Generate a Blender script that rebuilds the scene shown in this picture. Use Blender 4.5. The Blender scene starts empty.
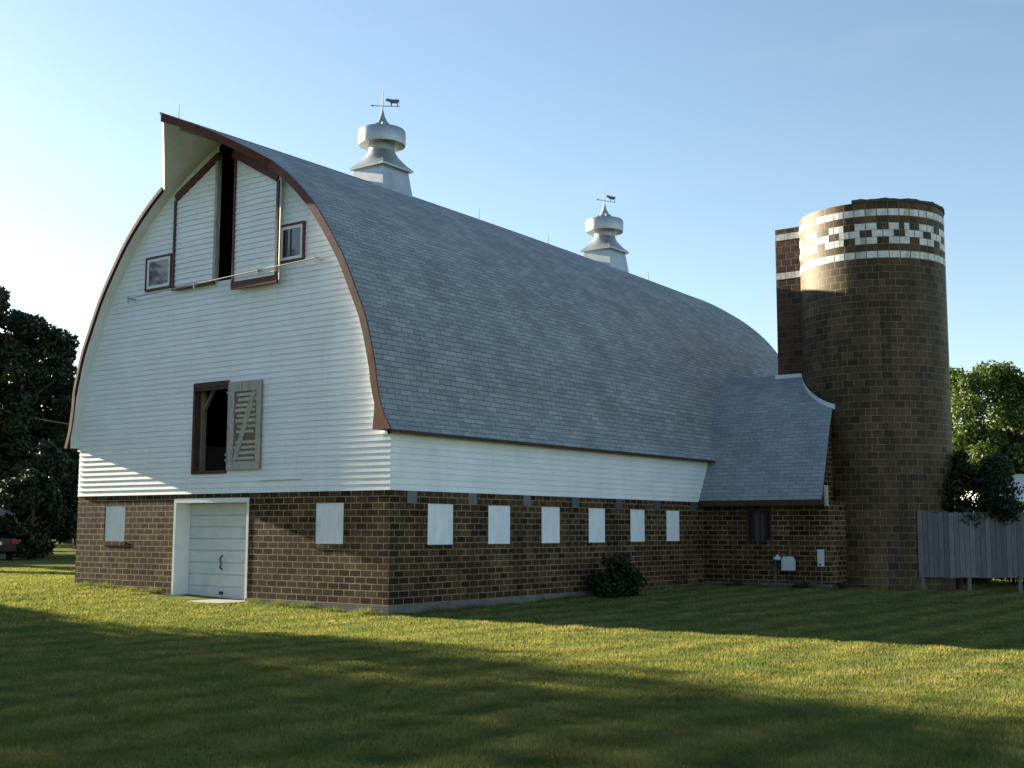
import bpy, math, random
import numpy as np
from mathutils import Vector, Matrix

R_ = math.radians
random.seed(7); rng = np.random.default_rng(11)
sc = bpy.context.scene
COL = sc.collection

# ------------------------------------------------------------------ camera
CAM = np.array([16.7065, -18.4818, 1.5282]); YAW, PITCH, ROLL, FPX = 0.6370, 0.1163, 0.0031, 1235.06
def cam_axes():
    f = np.array([-math.sin(YAW)*math.cos(PITCH), math.cos(YAW)*math.cos(PITCH), math.sin(PITCH)])
    r = np.cross(f, [0, 0, 1]); r /= np.linalg.norm(r); u = np.cross(r, f)
    c, s = math.cos(ROLL), math.sin(ROLL)
    return c*r+s*u, -s*r+c*u, f
AX = cam_axes()
cd = bpy.data.cameras.new('camera'); cam = bpy.data.objects.new('camera', cd); COL.objects.link(cam)
m = Matrix.Identity(4)
for i in range(3):
    m[i][0] = AX[0][i]; m[i][1] = AX[1][i]; m[i][2] = -AX[2][i]; m[i][3] = CAM[i]
cam.matrix_world = m
cd.sensor_width = 36; cd.sensor_fit = 'HORIZONTAL'; cd.lens = FPX*36/1024; cd.clip_start = .1; cd.clip_end = 3000
sc.camera = cam

# ------------------------------------------------------------------ sky, sun, exposure
SUN_EL, SUN_FRONT = R_(14.6), R_(1.75)           # sun low on the left, a hair in front of the gable wall
sun_dir = Vector((-math.cos(SUN_FRONT)*math.cos(SUN_EL), -math.sin(SUN_FRONT)*math.cos(SUN_EL), math.sin(SUN_EL)))
w = bpy.data.worlds.new('World'); sc.world = w; w.use_nodes = True
wn, wl = w.node_tree.nodes, w.node_tree.links
sky = wn.new('ShaderNodeTexSky'); sky.sky_type = 'NISHITA'; sky.sun_disc = False
sky.sun_elevation = SUN_EL; sky.sun_rotation = R_(270)-SUN_FRONT
sky.altitude = 200; sky.air_density = 1.0; sky.dust_density = 0.5; sky.ozone_density = 1.25
bg = wn['Background']; bg.inputs[1].default_value = 0.05
# thin cirrus wisps low over the roof
_t = wn.new('ShaderNodeTexCoord'); _m = wn.new('ShaderNodeMapping'); _m.inputs['Scale'].default_value = (2.2, 2.2, 9); wl.new(_t.outputs['Generated'], _m.inputs[0])
_n = wn.new('ShaderNodeTexNoise'); _n.inputs['Scale'].default_value = 1.6; _n.inputs['Detail'].default_value = 7; _n.inputs['Distortion'].default_value = .6; wl.new(_m.outputs[0], _n.inputs['Vector'])
_r = wn.new('ShaderNodeMapRange'); _r.inputs[1].default_value = .56; _r.inputs[2].default_value = .82; _r.inputs[4].default_value = .13; wl.new(_n.outputs['Fac'], _r.inputs[0])
_x = wn.new('ShaderNodeMix'); _x.data_type = 'RGBA'; _x.inputs[7].default_value = (3.6, 3.75, 3.9, 1); wl.new(_r.outputs[0], _x.inputs[0]); wl.new(sky.outputs[0], _x.inputs[6])
wl.new(_x.outputs[2], bg.inputs[0])
sd = bpy.data.lights.new('sun', 'SUN'); sd.energy = 5.0; sd.angle = R_(0.53); sd.color = (1, .87, .64)
so = bpy.data.objects.new('sun', sd); COL.objects.link(so)
so.rotation_euler = sun_dir.to_track_quat('Z', 'Y').to_euler()
sc.view_settings.view_transform = 'Standard'; sc.view_settings.look = 'None'
sc.view_settings.gamma = 1; sc.view_settings.exposure = 2.25
sc.view_settings.use_curve_mapping = False
sc.cycles.max_bounces = 8; sc.cycles.transparent_max_bounces = 8

# ------------------------------------------------------------------ helpers
def at(px, dist, z=0.0):
    """point of the ground plan seen in column px at a plan distance from the camera"""
    d = AX[2] + AX[0]*(px-512)/FPX
    h = d[:2]/np.linalg.norm(d[:2])
    return np.array([CAM[0]+h[0]*dist, CAM[1]+h[1]*dist, z])
def sstep(a, b, x):
    t = np.clip((x-a)/(b-a), 0, 1); return t*t*(3-2*t)
def ground_z(x, y):
    x = np.asarray(x, float); y = np.asarray(y, float)
    z = -0.22 + 0.031*np.clip(-x, 0, 11) + 0.16*sstep(1, 14, y)*sstep(9, 2, np.abs(x-1))
    return z + 0.02*np.sin(x*.55+1)*np.sin(y*.43) * sstep(2.0, 7, np.hypot(x*0, np.minimum(y, 0)))
ORG = {}
def tag(o, label=None, cat=None, group=None, kind=None):
    if label: o['label'] = label
    if cat: o['category'] = cat
    if group: o['group'] = group
    if kind: o['kind'] = kind
    return o
def thing(name, loc, label, cat, group=None):
    o = bpy.data.objects.new(name, None); COL.objects.link(o); o.location = loc
    o.empty_display_size = .3
    ORG[o.name] = np.array(loc, float)
    return tag(o, label, cat, group)
class MB:
    def __init__(s): s.v = []; s.f = []; s.uv = []; s.mi = []; s.smooth = []
    def face(s, pts, uv=None, mi=0, smooth=False):
        pts = [np.asarray(p, float) for p in pts]
        if uv is None:
            n = np.cross(pts[1]-pts[0], pts[2]-pts[1])
            k = int(np.argmax(np.abs(n)))
            ij = {0: (1, 2), 1: (0, 2), 2: (0, 1)}[k]
            uv = [(p[ij[0]], p[ij[1]]) for p in pts]
        b = len(s.v); s.v += pts; s.f.append(tuple(range(b, b+len(pts)))); s.uv += list(uv); s.mi.append(mi); s.smooth.append(smooth)
    def bar(s, p, q, a, b, mi=0):
        """box from p to q, a and b are the full cross-section vectors (centred)"""
        p, q, a, b = [np.asarray(t, float) for t in (p, q, a, b)]
        c = [(-.5, -.5), (.5, -.5), (.5, .5), (-.5, .5)]
        P = [p+a*i+b*j for i, j in c]; Q = [q+a*i+b*j for i, j in c]
        d = q-p
        if np.dot(np.cross(a, b), d) < 0: P = P[::-1]; Q = Q[::-1]
        s.face(P[::-1], mi=mi); s.face(Q, mi=mi)
        for k in range(4): s.face([P[k], P[(k+1) % 4], Q[(k+1) % 4], Q[k]], mi=mi)
    def box(s, x0, x1, y0, y1, z0, z1, mi=0):
        s.bar(((x0+x1)/2, (y0+y1)/2, z0), ((x0+x1)/2, (y0+y1)/2, z1), (x1-x0, 0, 0), (0, y1-y0, 0), mi)
    def tube(s, pts, rads, n=8, caps=True, mi=0, smooth=True):
        pts = [np.asarray(p, float) for p in pts]
        rings = []; prev = None; L = 0
        for i, p in enumerate(pts):
            d = pts[min(i+1, len(pts)-1)]-pts[max(i-1, 0)]; d = d/(np.linalg.norm(d)+1e-9)
            if prev is None:
                a = np.cross(d, [0, 0, 1.0]);
                if np.linalg.norm(a) < .05: a = np.cross(d, [1.0, 0, 0])
            else: a = prev-d*np.dot(prev, d)
            a /= np.linalg.norm(a); prev = a; b = np.cross(d, a)
            r = rads[i] if hasattr(rads, '__len__') else rads
            if i: L += np.linalg.norm(p-pts[i-1])
            rings.append(([p+r*(a*math.cos(t)+b*math.sin(t)) for t in np.linspace(0, 2*math.pi, n, endpoint=False)], L, r))
        for (A, l0, r0), (B, l1, r1) in zip(rings, rings[1:]):
            for k in range(n):
                u0, u1 = k/n*6.28*r0, (k+1)/n*6.28*r0
                s.face([A[k], A[(k+1) % n], B[(k+1) % n], B[k]], [(u0, l0), (u1, l0), (u1, l1), (u0, l1)], mi, smooth)
        if caps: s.face(rings[0][0][::-1], mi=mi); s.face(rings[-1][0], mi=mi)
    def lathe(s, c, prof, n=32, mi=0, closed=False):
        """prof: list of (r, z) going upward on the outside"""
        t = np.linspace(0, 2*math.pi, n+1)
        pr = prof + ([prof[0]] if closed else [])
        for (r0, z0), (r1, z1) in zip(pr, pr[1:]):
            for k in range(n):
                P = lambda r, z, a: (c[0]+r*math.cos(a), c[1]+r*math.sin(a), c[2]+z)
                q = [P(r0, z0, t[k]), P(r0, z0, t[k+1]), P(r1, z1, t[k+1]), P(r1, z1, t[k])]
                if r1 < 1e-6: q = q[:3]
                elif r0 < 1e-6: q = [q[0], q[2], q[3]]
                s.face(q, [(0, 0)]*len(q), mi, True)
    def build(s, name, mats, parent=None, origin=None, merge=True):
        me = bpy.data.meshes.new(name)
        if parent is not None: org = ORG[parent.name]
        else: org = np.array(origin if origin is not None else (0, 0, 0), float)
        me.from_pydata([tuple(v-org) for v in s.v], [], s.f)
        uvl = me.uv_layers.new(name='UVMap')
        uvl.data.foreach_set('uv', np.array(s.uv, np.float32).ravel())
        for mt in (mats if isinstance(mats, (list, tuple)) else [mats]): me.materials.append(mt)
        me.polygons.foreach_set('material_index', np.array(s.mi, np.int32))
        if merge and any(s.smooth):
            import bmesh
            bm = bmesh.new(); bm.from_mesh(me)
            bmesh.ops.remove_doubles(bm, verts=bm.verts, dist=1e-4)
            for f, sm in zip(bm.faces, s.smooth): f.smooth = True
            for e in bm.edges:
                if len(e.link_faces) == 2 and e.calc_face_angle(0) > R_(35): e.smooth = False
            bm.to_mesh(me); bm.free()
        me.validate(); me.update()
        o = bpy.data.objects.new(name, me); COL.objects.link(o)
        ORG[o.name] = org
        if parent is not None: o.parent = parent
        else: o.location = org
        return o
def raw_mesh(name, V, F, mat, parent=None, origin=None, smooth=False):
    """fast path for big numpy meshes; F is (n,k)"""
    org = ORG[parent.name] if parent is not None else np.array(origin if origin is not None else (0, 0, 0), float)
    me = bpy.data.meshes.new(name); n, k = F.shape
    me.vertices.add(len(V)); me.vertices.foreach_set('co', (V-org).astype(np.float32).ravel())
    me.loops.add(n*k); me.loops.foreach_set('vertex_index', F.astype(np.int32).ravel())
    me.polygons.add(n); me.polygons.foreach_set('loop_start', np.arange(0, n*k, k, dtype=np.int32))
    me.update(calc_edges=True); me.materials.append(mat)
    o = bpy.data.objects.new(name, me); COL.objects.link(o); ORG[o.name] = org
    if parent is not None: o.parent = parent
    else: o.location = org
    return o

# ------------------------------------------------------------------ materials
class Mat:
    def __init__(s, name, rough=.7, metal=0, spec=.4):
        s.m = bpy.data.materials.new(name); s.m.use_nodes = True
        s.n, s.l = s.m.node_tree.nodes, s.m.node_tree.links
        s.b = s.n['Principled BSDF']; s.b.inputs['Roughness'].default_value = rough
        s.b.inputs['Metallic'].default_value = metal; s.b.inputs['Specular IOR Level'].default_value = spec
        s.tc = s.n.new('ShaderNodeTexCoord')
    def noise(s, scale, detail=4, src='Object', stretch=None, rough=.55):
        n = s.n.new('ShaderNodeTexNoise'); n.inputs['Scale'].default_value = scale; n.inputs['Detail'].default_value = detail
        n.inputs['Roughness'].default_value = rough
        if stretch:
            mp = s.n.new('ShaderNodeMapping'); mp.inputs['Scale'].default_value = stretch
            s.l.new(s.tc.outputs[src], mp.inputs[0]); s.l.new(mp.outputs[0], n.inputs['Vector'])
        else: s.l.new(s.tc.outputs[src], n.inputs['Vector'])
        return n.outputs['Fac']
    def ramp(s, fac, stops):
        r = s.n.new('ShaderNodeValToRGB'); e = r.color_ramp.elements
        while len(e) < len(stops): e.new(.5)
        for k, (p, c) in enumerate(stops): e[k].position = p; e[k].color = (*c, 1) if len(c) == 3 else c
        s.l.new(fac, r.inputs[0]); return r.outputs[0]
    def mix(s, a, b, fac, mode='MIX'):
        x = s.n.new('ShaderNodeMix'); x.data_type = 'RGBA'; x.blend_type = mode
        for inp, v in ((x.inputs[6], a), (x.inputs[7], b), (x.inputs[0], fac)):
            if isinstance(v, (tuple, list)): inp.default_value = (*v, 1) if len(v) == 3 else v
            elif isinstance(v, (int, float)): inp.default_value = v
            else: s.l.new(v, inp)
        return x.outputs[2]
    def bump(s, h, strength=.3, dist=.02):
        b = s.n.new('ShaderNodeBump'); b.inputs['Strength'].default_value = strength; b.inputs['Distance'].default_value = dist
        s.l.new(h, b.inputs['Height']); s.l.new(b.outputs[0], s.b.inputs['Normal']); return b
    def color(s, c):
        if isinstance(c, tuple): s.b.inputs['Base Color'].default_value = (*c, 1)
        else: s.l.new(c, s.b.inputs['Base Color'])
        return s
def brick_mat(name, bw, bh, mortar, c1, c2, cm, rough=.5, stain=.5, offset=.5, bump=.5, spec=.4):
    M = Mat(name, rough, spec=spec)
    t = M.n.new('ShaderNodeTexBrick'); M.l.new(M.tc.outputs['UV'], t.inputs['Vector'])
    t.offset = offset; t.inputs['Scale'].default_value = 1; t.inputs['Brick Width'].default_value = bw
    t.inputs['Row Height'].default_value = bh; t.inputs['Mortar Size'].default_value = mortar; t.inputs['Mortar Smooth'].default_value = .3
    t.inputs['Bias'].default_value = 0
    t.inputs['Color1'].default_value = (*c1, 1); t.inputs['Color2'].default_value = (*c2, 1); t.inputs['Mortar'].default_value = (*cm, 1)
    big = M.noise(.9, 5, 'UV'); fine = M.noise(22, 5, 'UV', rough=.7)
    c = M.mix(t.outputs['Color'], M.ramp(big, [(.3, (1-stain*.7,)*3), (.7, (1+stain*.25,)*3)]), 1, 'MULTIPLY')
    c = M.mix(c, M.ramp(fine, [(.25, (.62,)*3), (.75, (1.3,)*3)]), 1, 'MULTIPLY')
    M.color(c)
    st = M.noise(1, 5, 'UV', (2.4, .13, 1), .6)
    sk = stain*.5 if stain > .5 else .07
    c = M.mix(c, M.ramp(st, [(.34, (1-sk,)*3), (.62, (1+sk*.3,)*3)]), 1, 'MULTIPLY')
    M.color(c)
    inv = M.n.new('ShaderNodeMath'); inv.operation = 'MULTIPLY_ADD'; inv.inputs[1].default_value = -1; M.l.new(t.outputs['Fac'], inv.inputs[0])
    M.l.new(fine, inv.inputs[2]); M.bump(inv.outputs[0], bump, .012)
    return M.m
def plain(name, c, rough=.6, metal=0, var=.25, scale=6, stretch=None, bump=.15, spec=.4):
    M = Mat(name, rough, metal, spec); f = M.noise(scale, 6, 'Object', stretch, .6)
    lo = tuple(v*(1-var) for v in c); hi = tuple(min(1, v*(1+var*.6)) for v in c)
    M.color(M.ramp(f, [(.28, lo), (.72, hi)]));
    if bump: M.bump(f, bump, .01)
    return M.m
BLOCK = brick_mat('glazed_block', .305, .1355, .011, (.030, .016, .0075), (.125, .074, .034), (.33, .255, .16), .75, .7, spec=.14, bump=.2)
SILO = brick_mat('silo_tile', 4.1*math.pi/42, .2, .009, (.048, .030, .014), (.125, .081, .039), (.215, .165, .10), .62, .6, spec=.25, bump=.3)
CHUTE = brick_mat('chute_tile', .3067, .2, .009, (.048, .026, .015), (.115, .062, .036), (.13, .105, .08), .62, .5, spec=.25, bump=.3)
SHINGLE = brick_mat('asphalt_shingle', .38, .118, .008, (.26, .30, .33), (.37, .41, .44), (.13, .15, .17), .9, .28, bump=.8, spec=.2)
SHINGLE_B = brick_mat('feed_shingle', .38, .118, .007, (.27, .31, .345), (.35, .39, .425), (.15, .175, .205), .9, .28, bump=.6, spec=.2)
def siding_mat():
    M = Mat('white_clapboard', .5); a = M.noise(1.1, 5); b = M.noise(5, 6, 'Object', (.6, .6, 14), .65)
    c = M.ramp(b, [(.25, (.76, .80, .83)), (.55, (.84, .885, .92))])
    c = M.mix(c, M.ramp(a, [(.3, (.90, .90, .88)), (.65, (1, 1, 1))]), 1, 'MULTIPLY'); jt = M.n.new('ShaderNodeTexBrick'); mp = M.n.new('ShaderNodeMapping'); mp.inputs['Location'].default_value = (.7, -(17*.1355-.02), 0)
    M.l.new(M.tc.outputs['UV'], mp.inputs[0]); M.l.new(mp.outputs[0], jt.inputs['Vector']); jt.offset = .37; jt.offset_frequency = 3
    for k, v in (('Scale', 1), ('Brick Width', 3.7), ('Row Height', .125), ('Mortar Size', .004), ('Mortar Smooth', .2)): jt.inputs[k].default_value = v
    jt.inputs['Color1'].default_value = (1, 1, 1, 1); jt.inputs['Color2'].default_value = (.95, .96, .965, 1); jt.inputs['Mortar'].default_value = (.88, .88, .88, 1)
    c = M.mix(c, jt.outputs['Color'], 1, 'MULTIPLY')
    run = M.noise(3.2, 5, 'UV', (2.2, .16, 1), .6)
    c = M.mix(c, M.ramp(run, [(.55, (1, 1, 1)), (.80, (.92, .91, .89))]), 1, 'MULTIPLY')
    M.color(c); M.bump(b, .12, .004)
    return M.m
SIDING = siding_mat()
WHITE = plain('white_paint', (.74, .78, .80), .5, var=.08, scale=4, bump=.05)
DOORW = plain('door_enamel', (.56, .62, .66), .5, var=.10, scale=3, bump=.04)
BOARDW = plain('white_board', (.80, .85, .89), .6, var=.14, scale=5, stretch=(1, 1, .35), bump=.06)
TM = Mat('white_tile', .45, spec=.25); _g = TM.n.new('ShaderNodeNewGeometry')
TM.color(TM.mix(TM.ramp(_g.outputs['Random Per Island'], [(0, (.42, .38, .31)), (.15, (.62, .60, .55)), (.5, (.72, .72, .70)), (1, (.78, .78, .77))]), TM.ramp(TM.noise(9, 6, rough=.7), [(.3, (.62, .58, .52)), (.55, (1, 1, 1))]), 1, 'MULTIPLY')); TILEW = TM.m
def soffit_mat():
    M = Mat('beadboard', .6); wv = M.n.new('ShaderNodeTexWave'); wv.wave_type = 'BANDS'; wv.bands_direction = 'X'
    wv.inputs['Scale'].default_value = 3.2; wv.inputs['Distortion'].default_value = 0
    M.l.new(M.tc.outputs['UV'], wv.inputs[0])
    c = M.ramp(wv.outputs['Fac'], [(0, (.58, .58, .58)), (.07, (.72, .74, .76))]); M.color(M.mix(c, M.ramp(M.noise(3), [(.3, (.85,)*3), (.7, (1,)*3)]), 1, 'MULTIPLY')); return M.m
SOFFIT = soffit_mat()
TRIM = plain('oxide_red_trim', (.105, .030, .024), .6, var=.4, scale=5, stretch=(1, 1, .6))
TRIMR = plain('bare_red_trim', (.17, .060, .033), .7, var=.45, scale=6, stretch=(1, 1, .5))
DARKTRIM = plain('dark_eave_trim', (.05, .028, .022), .7, var=.3)
WOODIN = plain('old_rafter_wood', (.05, .038, .028), .9, var=.4, scale=4)
TIMBER = plain('brace_timber', (.24, .19, .14), .8, var=.35, scale=8, stretch=(1, 1, .3))
GREYWOOD = plain('weathered_wood', (.40, .395, .37), .85, var=.4, scale=9, stretch=(3, 3, .4))
TANWOOD = plain('peeled_wood', (.50, .46, .37), .85, var=.4, scale=10, stretch=(.5, 3, 4))
RIMM = plain('old_mortar_rim', (.075, .065, .052), .9, var=.4, scale=6, bump=.3)
CONC = plain('concrete', (.15, .145, .13), .85, var=.3, scale=3.5, bump=.25)
SLABM = plain('concrete_slab', (.22, .205, .175), .85, var=.2, scale=3.5, bump=.2)
GALV = plain('galvanised_steel', (.40, .43, .445), .40, .65, var=.18, scale=3, bump=.04)
VANE = plain('dark_iron', (.10, .10, .13), .6, .3, var=.2)
VENTM = plain('glass_block', (.075, .095, .125), .3, var=.25, scale=9)
DARK = plain('dark_glass', (.012, .013, .014), .08, var=.1, bump=0, spec=.6)
PANE = plain('window_glass', (.03, .034, .036), .04, var=.2, bump=0, spec=1.0)
BLACKM = plain('black_metal', (.02, .02, .02), .5, var=.2)
METERG = plain('meter_grey', (.58, .62, .66), .45, var=.08, bump=0)
PIPEG = plain('pipe_grey', (.12, .12, .125), .5, .3, var=.2)
CARP = plain('car_paint', (.006, .007, .009), .4, var=.1, bump=0, spec=.25)
TAIL = plain('tail_lamp', (.40, .012, .015), .2, var=.1, bump=0)
RUB = plain('tyre_rubber', (.02, .02, .02), .85, var=.2)
HOUSEW = plain('pale_blue_siding', (.36, .43, .50), .6, var=.1)
HROOF = plain('tan_roof', (.32, .24, .17), .8, var=.2)
CREAM = plain('cream_shed_paint', (.68, .66, .58), .6, var=.1)
BARK = plain('bark', (.085, .065, .048), .95, var=.45, scale=7, stretch=(2, 2, .4), bump=.5)
WIRE = plain('cable_sheath', (.040, .036, .032), .9, var=.1, bump=0, spec=0)
def fence_mat():
    M = Mat('fence_grey_board', .85)
    g = M.n.new('ShaderNodeNewGeometry'); b = M.noise(8, 6, 'Object', (4, 4, .35), .65)
    c = M.ramp(b, [(.25, (.085, .089, .093)), (.75, (.205, .212, .222))])
    c = M.mix(c, M.ramp(g.outputs['Random Per Island'], [(0, (.62, .62, .64)), (1, (1.15, 1.15, 1.15))]), 1, 'MULTIPLY'); M.color(c); M.bump(b, .3, .006); return M.m
FENCE = fence_mat()
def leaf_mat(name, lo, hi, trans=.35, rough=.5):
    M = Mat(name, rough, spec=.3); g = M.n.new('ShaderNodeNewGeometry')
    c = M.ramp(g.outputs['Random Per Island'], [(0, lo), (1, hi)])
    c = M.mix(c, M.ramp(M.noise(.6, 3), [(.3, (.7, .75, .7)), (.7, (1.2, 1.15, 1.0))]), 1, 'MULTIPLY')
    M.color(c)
    t = M.n.new('ShaderNodeBsdfTranslucent'); M.l.new(M.mix(c, (1.15, 1.2, .45), 1, 'MULTIPLY'), t.inputs[0])
    mx = M.n.new('ShaderNodeMixShader'); mx.inputs[0].default_value = trans
    M.l.new(M.b.outputs[0], mx.inputs[1]); M.l.new(t.outputs[0], mx.inputs[2])
    M.l.new(mx.outputs[0], M.n['Material Output'].inputs[0]); return M.m
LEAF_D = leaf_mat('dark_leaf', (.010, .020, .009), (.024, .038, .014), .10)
LEAF_G = leaf_mat('green_leaf', (.038, .068, .018), (.095, .130, .032), .32)
LEAF_S = leaf_mat('shrub_leaf', (.022, .040, .016), (.050, .075, .028), .25)
def grass_mat(name, blades):
    M = Mat(name, .75, spec=.25)
    n1 = M.noise(.35, 4); n2 = M.noise(2.2, 5, rough=.65)
    sep = M.n.new('ShaderNodeSeparateXYZ'); M.l.new(M.tc.outputs['Object'], sep.inputs[0])
    ad = M.n.new('ShaderNodeMath'); ad.operation = 'MULTIPLY_ADD'; ad.inputs[1].default_value = 1.6; M.l.new(n1, ad.inputs[0]); M.l.new(sep.outputs[0], ad.inputs[2])
    mu = M.n.new('ShaderNodeMath'); mu.operation = 'MULTIPLY'; mu.inputs[1].default_value = 2*math.pi/1.05; M.l.new(ad.outputs[0], mu.inputs[0])
    si = M.n.new('ShaderNodeMath'); si.operation = 'SINE'; M.l.new(mu.outputs[0], si.inputs[0])
    mr = M.n.new('ShaderNodeMapRange'); mr.inputs[1].default_value = -1; M.l.new(si.outputs[0], mr.inputs[0])
    c = M.ramp(n2, [(.25, (.080, .130, .050)), (.5, (.162, .182, .070)), (.76, (.29, .245, .118))])
    c = M.mix(c, M.ramp(n1, [(.3, (.80, .92, .8)), (.7, (1.15, 1.05, 1.0))]), 1, 'MULTIPLY')
    c = M.mix(c, M.ramp(mr.outputs[0], [(.1, (.74, .79, .76)), (.9, (1.16, 1.12, 1.1))]), 1, 'MULTIPLY')
    if blades:
        g = M.n.new('ShaderNodeNewGeometry')
        c = M.mix(c, M.ramp(g.outputs['Random Per Island'], [(0, (.65, .72, .6)), (.82, (1.2, 1.18, 1.05)), (1, (1.55, 1.42, 1.25))]), 1, 'MULTIPLY')
        M.color(c)
        t = M.n.new('ShaderNodeBsdfTranslucent'); M.l.new(M.mix(c, (1.2, 1.15, .6), 1, 'MULTIPLY'), t.inputs[0])
        mx = M.n.new('ShaderNodeMixShader'); mx.inputs[0].default_value = .35
        M.l.new(M.b.outputs[0], mx.inputs[1]); M.l.new(t.outputs[0], mx.inputs[2]); M.l.new(mx.outputs[0], M.n['Material Output'].inputs[0])
    else:
        f = M.noise(30, 6, rough=.8); f2 = M.mix(c, M.ramp(f, [(.3, (.6,)*3), (.7, (1.25,)*3)]), 1, 'MULTIPLY'); M.color(f2); M.bump(f, .9, .05)
    return M.m
GROUND = grass_mat('lawn_soil', False); GROUND.node_tree.nodes['Principled BSDF'].inputs['Specular IOR Level'].default_value = 0; BLADE = grass_mat('lawn_blade', True)

# ------------------------------------------------------------------ ground and lawn
def ground():
    a = np.concatenate([np.linspace(-900, -60, 15)[:-1], np.linspace(-60, 50, 150), np.linspace(50, 900, 15)[1:]])
    X, Y = np.meshgrid(a, a); Z = ground_z(X, Y); n = len(a)
    V = np.stack([X, Y, Z], -1).reshape(-1, 3)
    i = np.arange(n*n).reshape(n, n)
    F = np.stack([i[:-1, :-1], i[:-1, 1:], i[1:, 1:], i[1:, :-1]], -1).reshape(-1, 4)
    o = raw_mesh('ground', V, F, GROUND); tag(o, 'broad mown lawn under and around the barn', 'lawn', kind='structure')
    for p in o.data.polygons: p.use_smooth = True
ground()
def lawn(n=1000000):
    # blades over the part of the lawn the photo shows, thinner with distance
    az = rng.uniform(R_(-27), R_(27), n); u = rng.uniform(0, 1, n); d = 7.6*(46/7.6)**(u**.95)
    th = math.pi/2+YAW-az
    x = CAM[0]+np.cos(th)*d; y = CAM[1]+np.sin(th)*d
    ok = ~((x > -10.5) & (x < .03) & (y > -.03) & (y < 22.1)) & ~((x > -.1) & (x < 3.75) & (y > 13.3) & (y < 19.8)) & (np.hypot(x-3.96, y-16.55) > 2.08)
    ok &= ~((x > -7.0) & (x < -3.9) & (y > -1.0) & (y < 0))
    x, y, d = x[ok], y[ok], d[ok]; n = len(x); z = ground_z(x, y)
    clump = .5+.5*np.sin(x*3.1+np.sin(y*2.3)*2)*np.sin(y*2.7+np.sin(x*1.9)*2)
    h = (.022+.024*rng.random(n)+.016*clump)*(1+.25*np.sin(2*math.pi*x/1.05))
    wd = (.0035+.0035*rng.random(n))*np.clip(d/10, 1, 3)
    a = rng.uniform(0, 2*math.pi, n); l = rng.normal(0, .022, (n, 2)); l[:, 1] += .012*np.sin(2*math.pi*x/1.05)
    V = np.zeros((n, 3, 3))
    V[:, 0] = np.stack([x-np.cos(a)*wd, y-np.sin(a)*wd, z-.005], -1); V[:, 1] = np.stack([x+np.cos(a)*wd, y+np.sin(a)*wd, z-.005], -1)
    V[:, 2] = np.stack([x+l[:, 0], y+l[:, 1], z+h], -1)
    o = raw_mesh('lawn_grass', V.reshape(-1, 3), np.arange(3*n).reshape(n, 3), BLADE)
    tag(o, 'short mown green and straw coloured grass in front of the barn', 'grass', kind='stuff')
lawn()
def tufts(n=16000):
    t = rng.random(n); P = np.empty((n, 2)); e = np.abs(rng.normal(0, .07, n))+.02; q = rng.random(n)
    A = q < .42; P[A] = np.stack([-10.4+t[A]*10.4, -.05-e[A]], -1); B = (q >= .42) & (q < .78); P[B] = np.stack([.05+e[B], t[B]*13.2], -1); C_ = q >= .78; P[C_] = np.stack([.1+t[C_]*3.9, 13.24-e[C_]], -1)
    ok = ~((P[:, 0] > -6.95) & (P[:, 0] < -3.95) & (P[:, 1] < 0)); P = P[ok]; n = len(P); x, y = P.T; z = ground_z(x, y)
    h = (.05+.13*rng.random(n)**2)*(.4+.9*(.5+.5*np.sin(x*2.3+y*1.7)*np.sin(x*5.1-y*3.3))); a = rng.uniform(0, 6.28, n); l = rng.normal(0, .035, (n, 2)); w_ = .005+.004*rng.random(n)
    V = np.zeros((n, 3, 3)); V[:, 0] = np.stack([x-np.cos(a)*w_, y-np.sin(a)*w_, z-.01], -1); V[:, 1] = np.stack([x+np.cos(a)*w_, y+np.sin(a)*w_, z-.01], -1); V[:, 2] = np.stack([x+l[:, 0], y+l[:, 1], z+h], -1)
    o = raw_mesh('wall_grass', V.reshape(-1, 3), np.arange(3*n).reshape(n, 3), BLADE); tag(o, 'longer unmown grass tufts along the foot of the barn walls', 'grass', kind='stuff')
tufts()

# ------------------------------------------------------------------ barn
XC = -5.30; W0, W1 = -10.45, 0.0; YB = 22.0; HB = 17*.1355; ZE = 3.48; OV = .28
PR = [(5.54, 3.48), (5.32, 3.9), (5.17, 4.42), (5.10, 4.85), (4.85, 5.75), (4.56, 6.38), (4.18, 7.13), (3.75, 7.78), (3.3, 8.38), (2.87, 8.83), (2.4, 9.24), (1.9, 9.6), (1.25, 10.02), (.62, 10.36), (0, 10.62)]
def catmull(P, sub=4):
    P = [np.array(p, float) for p in P]; out = []
    E = [2*P[0]-P[1]]+P+[2*P[-1]-P[-2]]
    for i in range(1, len(E)-2):
        a, b, c, d = E[i-1:i+3]
        for t in np.linspace(0, 1, sub, endpoint=False):
            out.append(.5*((2*b)+(c-a)*t+(2*a-5*b+4*c-d)*t*t+(3*b-a-3*c+d)*t**3))
    out.append(P[-1]); return np.array(out)
OUT = catmull(PR)
tn = np.gradient(OUT, axis=0); tn /= np.linalg.norm(tn, axis=1)[:, None]
INN = OUT + np.stack([-tn[:, 1], tn[:, 0]], -1)*.13            # inward offset
INN[-1] = (0, OUT[-1][1]-.15)
for k in range(len(INN)):
    if OUT[k][1] < 4.75: INN[k] = (min(5.16, INN[k][0]), max(OUT[k][1], ZE))
def h_in(z):
    zz = INN[:, 1]; return float(np.interp(z, zz, INN[:, 0], left=5.225))
def sag(y, z): return z - .33*np.clip(y/22, 0, 1)**2*np.clip((z-3.4)/7.2, 0, 1.1)
def yfront(h): return -OV - (1.52*(1-h/1.9) if h < 1.9 else 0)
barn = thing('barn', (XC, 0, 0), 'big white gothic roofed barn with brown block base and grey shingles', 'barn')

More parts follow.
